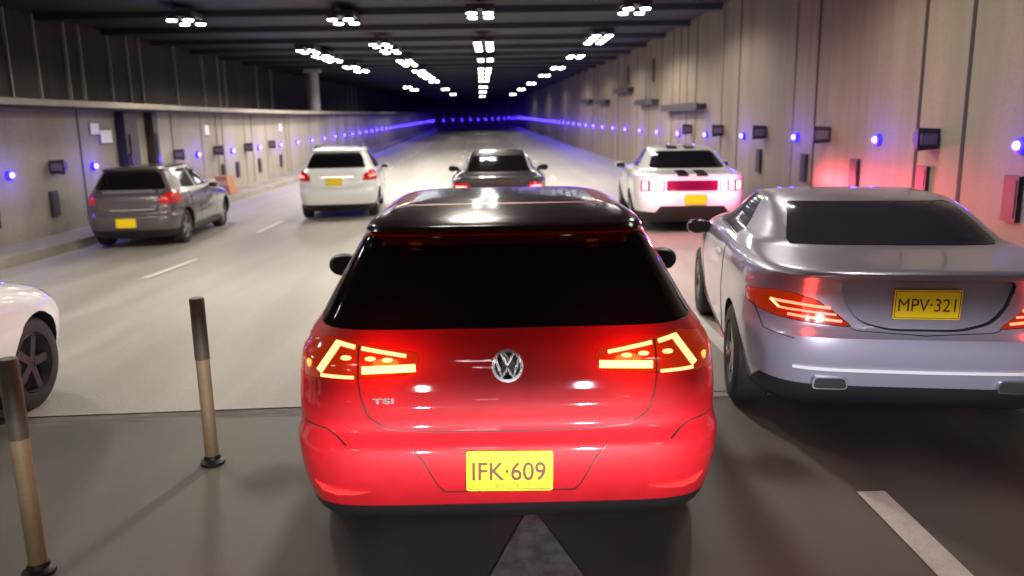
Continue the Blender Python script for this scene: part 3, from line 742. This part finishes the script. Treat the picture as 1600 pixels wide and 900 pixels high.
def sedan(name, label, L, w_, h, paint, lampmat, muscle=False):
    c = Car(name, sedan_rows(L, w_, h), lambda z: 6.5 if z < .95 else 5, lambda z: 4.2, paint, nz=60, m=14)
    tag(c.root, label, 'car', 'cars in the tunnel')
    k = h/1.372; ya = .95*L/4.7; yf_ = 3.72*L/4.7
    c.arch(ya, .33, .365, .55); c.arch(yf_, .33, .365, .55)
    c.cut('lower_bumper', 'x', [(-.5, .1), (5, .1), (5, .33 if not muscle else .36), (-.5, .33 if not muscle else .36)], -1.3, 1.3, M['black'], gap=.002)
    if muscle:
        c.cut('rear_panel', 'y', rpoly([(-.40, .70), (.40, .70), (.40, .86), (-.40, .86)], .015), -.2, .2, M['panel_magenta'])
        c.cut('rear_diffuser', 'y', rpoly([(-.58, .35), (.58, .35), (.50, .46), (-.50, .46)], .02), -.2, .3, M['black'])
        P = [(-.80, .70), (-.44, .70), (-.44, .85), (-.80, .86)]
    else:
        P = [(-w_-.05, .70), (-w_*.60, .72), (-w_*.56, .80), (-w_*.62, .88), (-w_-.05, .86)]
    ls = [c.cut('tail_light', 'y', rpoly(q, .015), -.2, .35, M['red_lens_dim']) for q in (P, mir(P))]
    wb, wt = 1.03*k, 1.285*k
    c.cut('rear_window', 'y', rpoly([(-.63*w_/.945, wb), (.63*w_/.945, wb), (.50*w_/.945, wt), (-.50*w_/.945, wt)], .05), .2, 1.8, M['glass'])
    side_windows(c, [[(1.30, 1.03*k), (2.82*L/4.7, 1.02*k), (2.42*L/4.7, 1.24*k), (2.2*L/4.7, 1.305*k), (1.75, 1.30*k)]])
    c.cut('windshield', 'y', rpoly([(-.68*w_/.945, 1.03*k), (.68*w_/.945, 1.03*k), (.52*w_/.945, 1.29*k), (-.52*w_/.945, 1.29*k)], .05), 2.2*L/4.7, 3.8, M['glass'])
    if muscle:
        for sx_ in (-1, 1):
            a_, b_ = sorted((sx_*.06, sx_*.24))
            c.cut('stripe', 'z', [(a_, 1.48), (b_, 1.48), (b_, 2.4), (a_, 2.4)], 1.29, 1.6, M['gloss_black'], gap=0)
            c.cut('stripe', 'z', [(a_, .02), (b_, .02), (b_, .55), (a_, .55)], .93, 1.1, M['gloss_black'], gap=0)
    c.finish()
    for sd, lo_ in ((1, ls[0]), (-1, ls[1])):
        if muscle:
            for q in (-.74, -.62, -.50): c.patch('light_bar', [(sd*(q-.035), .72), (sd*(q+.035), .72), (sd*(q+.035), .84), (sd*(q-.035), .845)], M[lampmat], lo_, lift=.005)
        else:
            c.strip('light_strip', [(sd*w_*.64, .80), (sd*w_*.86, .80)], .05, M[lampmat], lo_)
    seam(c, [(-w_*.58, .93), (-w_*.56, .68), (0, .66), (w_*.56, .68), (w_*.58, .93)], sub=4)
    for sd in ('left', 'right'):
        seam(c, [(1.40, .98), (1.30, .8), (1.36, .45), (1.46, .30), (2.72, .30)], side=sd); seam(c, [(2.80, .98), (2.86, .7), (2.74, .30)], side=sd)
    c.mirror(2.72*L/4.7, .985*k, w_+.03, paint if muscle else M['gloss_black'], .95)
    c.wheel(ya, .33, w_-.13, .22, 5); c.wheel(yf_, .33, w_-.13, .22, 5)
    return c
mu = sedan('white_muscle_car', 'white muscle coupe with dark roof stripes and bright pink brake lights, ahead on the right', 4.7, .94, 1.37, M['white_paint'], 'brake', True)
def fan(parent, x, y, z, rz, e, col):
    ld = bpy.data.lights.new('red_band_beam', 'SPOT'); ld.energy = e; ld.color = col; ld.shadow_soft_size = .08; ld.spot_size = R(175); ld.spot_blend = .5
    ld.use_nodes = True; nt = ld.node_tree; N = nt.nodes; L = nt.links
    tc = N.new('ShaderNodeTexCoord'); sp = N.new('ShaderNodeSeparateXYZ'); L.new(tc.outputs['Normal'], sp.inputs[0])
    rp = N.new('ShaderNodeValToRGB'); mr = N.new('ShaderNodeMapRange'); mr.inputs['From Min'].default_value = -.5; mr.inputs['From Max'].default_value = .5
    L.new(sp.outputs['Y'], mr.inputs['Value']); L.new(mr.outputs[0], rp.inputs['Fac']); cr = rp.color_ramp
    cr.elements[0].position = .1; cr.elements[0].color = (0, 0, 0, 1); cr.elements[1].position = .9; cr.elements[1].color = (0, 0, 0, 1)
    for p_, v_ in ((.36, .10), (.47, 1), (.55, .9), (.66, .22), (.78, .04)):
        e_ = cr.elements.new(p_); e_.color = (v_, v_, v_, 1)
    L.new(rp.outputs[0], N['Emission'].inputs['Strength'])
    lo = bpy.data.objects.new('red_band_beam', ld); C.objects.link(lo); lo.parent = parent; lo.location = (x, y, z); lo.rotation_euler = (R(90), 0, R(180+rz))
for sx_ in (-1, 1): glow(mu.root, sx_*.62, -.22, .80, 26, (1, .16, .34), .1)
fan(mu.root, .80, -.05, .82, 40, 1500, (1, .07, .14))  # added spot, shaped to lay a low red band on the right wall
mu.plate(.05, .565, w_=.34); place(mu, 3.08, 12.7, -5)
se = sedan('dark_coupe', 'dark low coupe straight ahead, mostly hidden behind the red hatchback roof', 4.4, .86, 1.38, M['dark_paint'], 'brake_soft')
se.plate(.0, .52); place(se, .0, 13.7, 0)

# ---------------- far hatchbacks
def far_hatch(name, label, L, w_, h, paint, lampmat=None, rails=False, fwy=3.42, nf=5.5, rim='rim'):
    c = Car(name, hatch_rows(L, w_, h), lambda z: 6.5, lambda z: nf, paint, nz=56, m=14)
    tag(c.root, label, 'car', 'cars in the tunnel'); k = h/1.455; q = w_/.889; ly = L/4.25
    c.arch(.78*ly, .31, .345, .5); c.arch(fwy*ly, .31, .345, .5)
    c.cut('lower_bumper', 'x', [(-.5, .1), (4.8, .1), (4.8, .33), (-.5, .33)], -1.3, 1.3, M['black'], gap=.002)
    P = [(-.98*q, .80*k), (-.98*q, .99*k), (-.72*q, 1.0*k), (-.58*q, .90*k), (-.56*q, .80*k)]
    ls = [c.cut('tail_light', 'y', rpoly(p_, .03), -.2, .5, M['red_lens_dim']) for p_ in (P, mir(P))]
    c.cut('rear_window', 'y', rpoly([(-.66*q, 1.05*k), (.66*q, 1.05*k), (.52*q, 1.34*k), (-.52*q, 1.34*k)], .07), -.2, .75, M['glass'])
    side_windows(c, [[(.84*ly, 1.04*k), (1.54*ly, 1.01*k), (1.54*ly, 1.36*k), (1.05*ly, 1.35*k)], [(1.62*ly, 1.01*k), (2.66*ly, 1.01*k), (2.22*ly, 1.33*k), (2.05*ly, 1.36*k), (1.62*ly, 1.36*k)]])
    c.cut('windshield', 'y', rpoly([(-.70*q, 1.0*k), (.70*q, 1.0*k), (.53*q, 1.36*k), (-.53*q, 1.36*k)], .05), 2.05*ly, 3.5, M['glass'])
    Hh = [(.42*q, .60*k), (.70*q, .63*k), (.72*q, .73*k), (.60*q, .73*k), (.44*q, .69*k)]
    for p_ in (Hh, mir(Hh)): c.cut('headlight', 'y', rpoly(p_, .03), 3.4*ly, 4.8, M['glass_grey'])
    c.cut('grille', 'y', rpoly([(-.42, .62*k), (.42, .62*k), (.40, .70*k), (-.40, .70*k)], .02), 3.9*ly, 4.8, M['black'])
    c.finish()
    for sd, lo_ in ((1, ls[0]), (-1, ls[1])):
        if lampmat: c.strip('light_strip', [(sd*.70*q, .88*k), (sd*.84*q, .90*k)], .04, M[lampmat], lo_)
    seam(c, [(-.58*q, .85*k), (-.55*q, .68*k), (0, .645*k), (.55*q, .68*k), (.58*q, .85*k)], sub=4)
    for sd in ('left', 'right'):
        seam(c, [(.98*ly, 1.0*k), (1.08*ly, .72), (1.20*ly, .36), (2.58*ly, .36), (2.70*ly, .62), (2.62*ly, .98*k)], side=sd); seam(c, [(1.58*ly, 1.0*k), (1.58*ly, .36)], side=sd)
        for y in (1.12, 2.02): c.strip('door_handle', [(y*ly-.08, .86*k), (y*ly+.08, .862*k)], .026, paint, side=sd, lift=.03, thick=0)
    if rails:
        for sd in (-1, 1): MB().box(sd*.50*q-.02, sd*.50*q+.02, .8, 2.1, h-.02, h+.035).ob('roof_rail', M['black'], c.root)
    c.mirror(2.32*ly, .98*k, w_+.05, paint, .8)
    c.wheel(.78*ly, .31, w_-.15, rimmat=rim); c.wheel(fwy*ly, .31, w_-.19, rimmat=rim)
    return c
sv = far_hatch('white_hatchback', 'tall white hatchback with roof rails in the left lane ahead', 4.2, .85, 1.50, M['white_paint'], 'led_red', rails=True)
sv.plate(-.05, .80); place(sv, -3.38, 16.8, 5)
sv.strip('chrome_strip', [(-.35, .90), (.35, .90)], .025, M['chrome'])
hb = far_hatch('grey_hatchback', 'dark grey small hatchback close to the left kerb', 3.9, .80, 1.40, M['grey_paint'])
hb.plate(-.02, .46); hb.strip('chrome_strip', [(-.58, .975), (.55, .98)], .05, M['chrome']); hb.strip('chrome_strip', [(-.3, .67), (.45, .68)], .02, M['chrome'])
place(hb, -6.30, 13.6, 3)
wc = far_hatch('white_car', 'white car cut by the left edge, only its front fender and wheel showing', 4.2, .87, 1.46, M['white_paint'], fwy=3.52, nf=4.4, rim='metal_dark')
place(wc, -3.87, 1.66, 0, z=0)

# headlamp beams of the vehicle the picture is taken from
for sx_ in (-.62, .62):
    ld = bpy.data.lights.new('headlamp_beam', 'SPOT'); ld.energy = BEAM*(1.75 if sx_ > 0 else .6); ld.spot_size = R(120); ld.spot_blend = .6; ld.shadow_soft_size = .05; ld.color = (.93, .93, 1)
    # dipped-beam pattern of the lamp's own lens: sharp cut-off at lamp height, fading towards the ground
    ld.use_nodes = True; nt = ld.node_tree; N = nt.nodes; L = nt.links
    tc = N.new('ShaderNodeTexCoord'); sp = N.new('ShaderNodeSeparateXYZ'); L.new(tc.outputs['Normal'], sp.inputs[0])
    rp = N.new('ShaderNodeValToRGB'); mr = N.new('ShaderNodeMapRange'); mr.inputs['From Min'].default_value = -.5; mr.inputs['From Max'].default_value = .5
    L.new(sp.outputs['Y'], mr.inputs['Value']); L.new(mr.outputs[0], rp.inputs['Fac'])
    cr = rp.color_ramp; cr.elements[0].position = 0; cr.elements[0].color = (.0, .0, .0, 1); cr.elements[1].position = 1; cr.elements[1].color = (.01, .01, .01, 1)
    for p_, v_ in ((.22, .05), (.34, .30), (.42, .85), (.47, 1), (.495, .5), (.525, .05), (.60, .008)):
        e_ = cr.elements.new(p_); e_.color = (v_, v_, v_, 1)
    L.new(rp.outputs[0], N['Emission'].inputs['Strength'])
    lo = bpy.data.objects.new('headlamp_beam', ld); C.objects.link(lo); lo.location = (sx_, .05, .74); lo.rotation_euler = (R(90), 0, R(-20 if sx_ > 0 else 4))
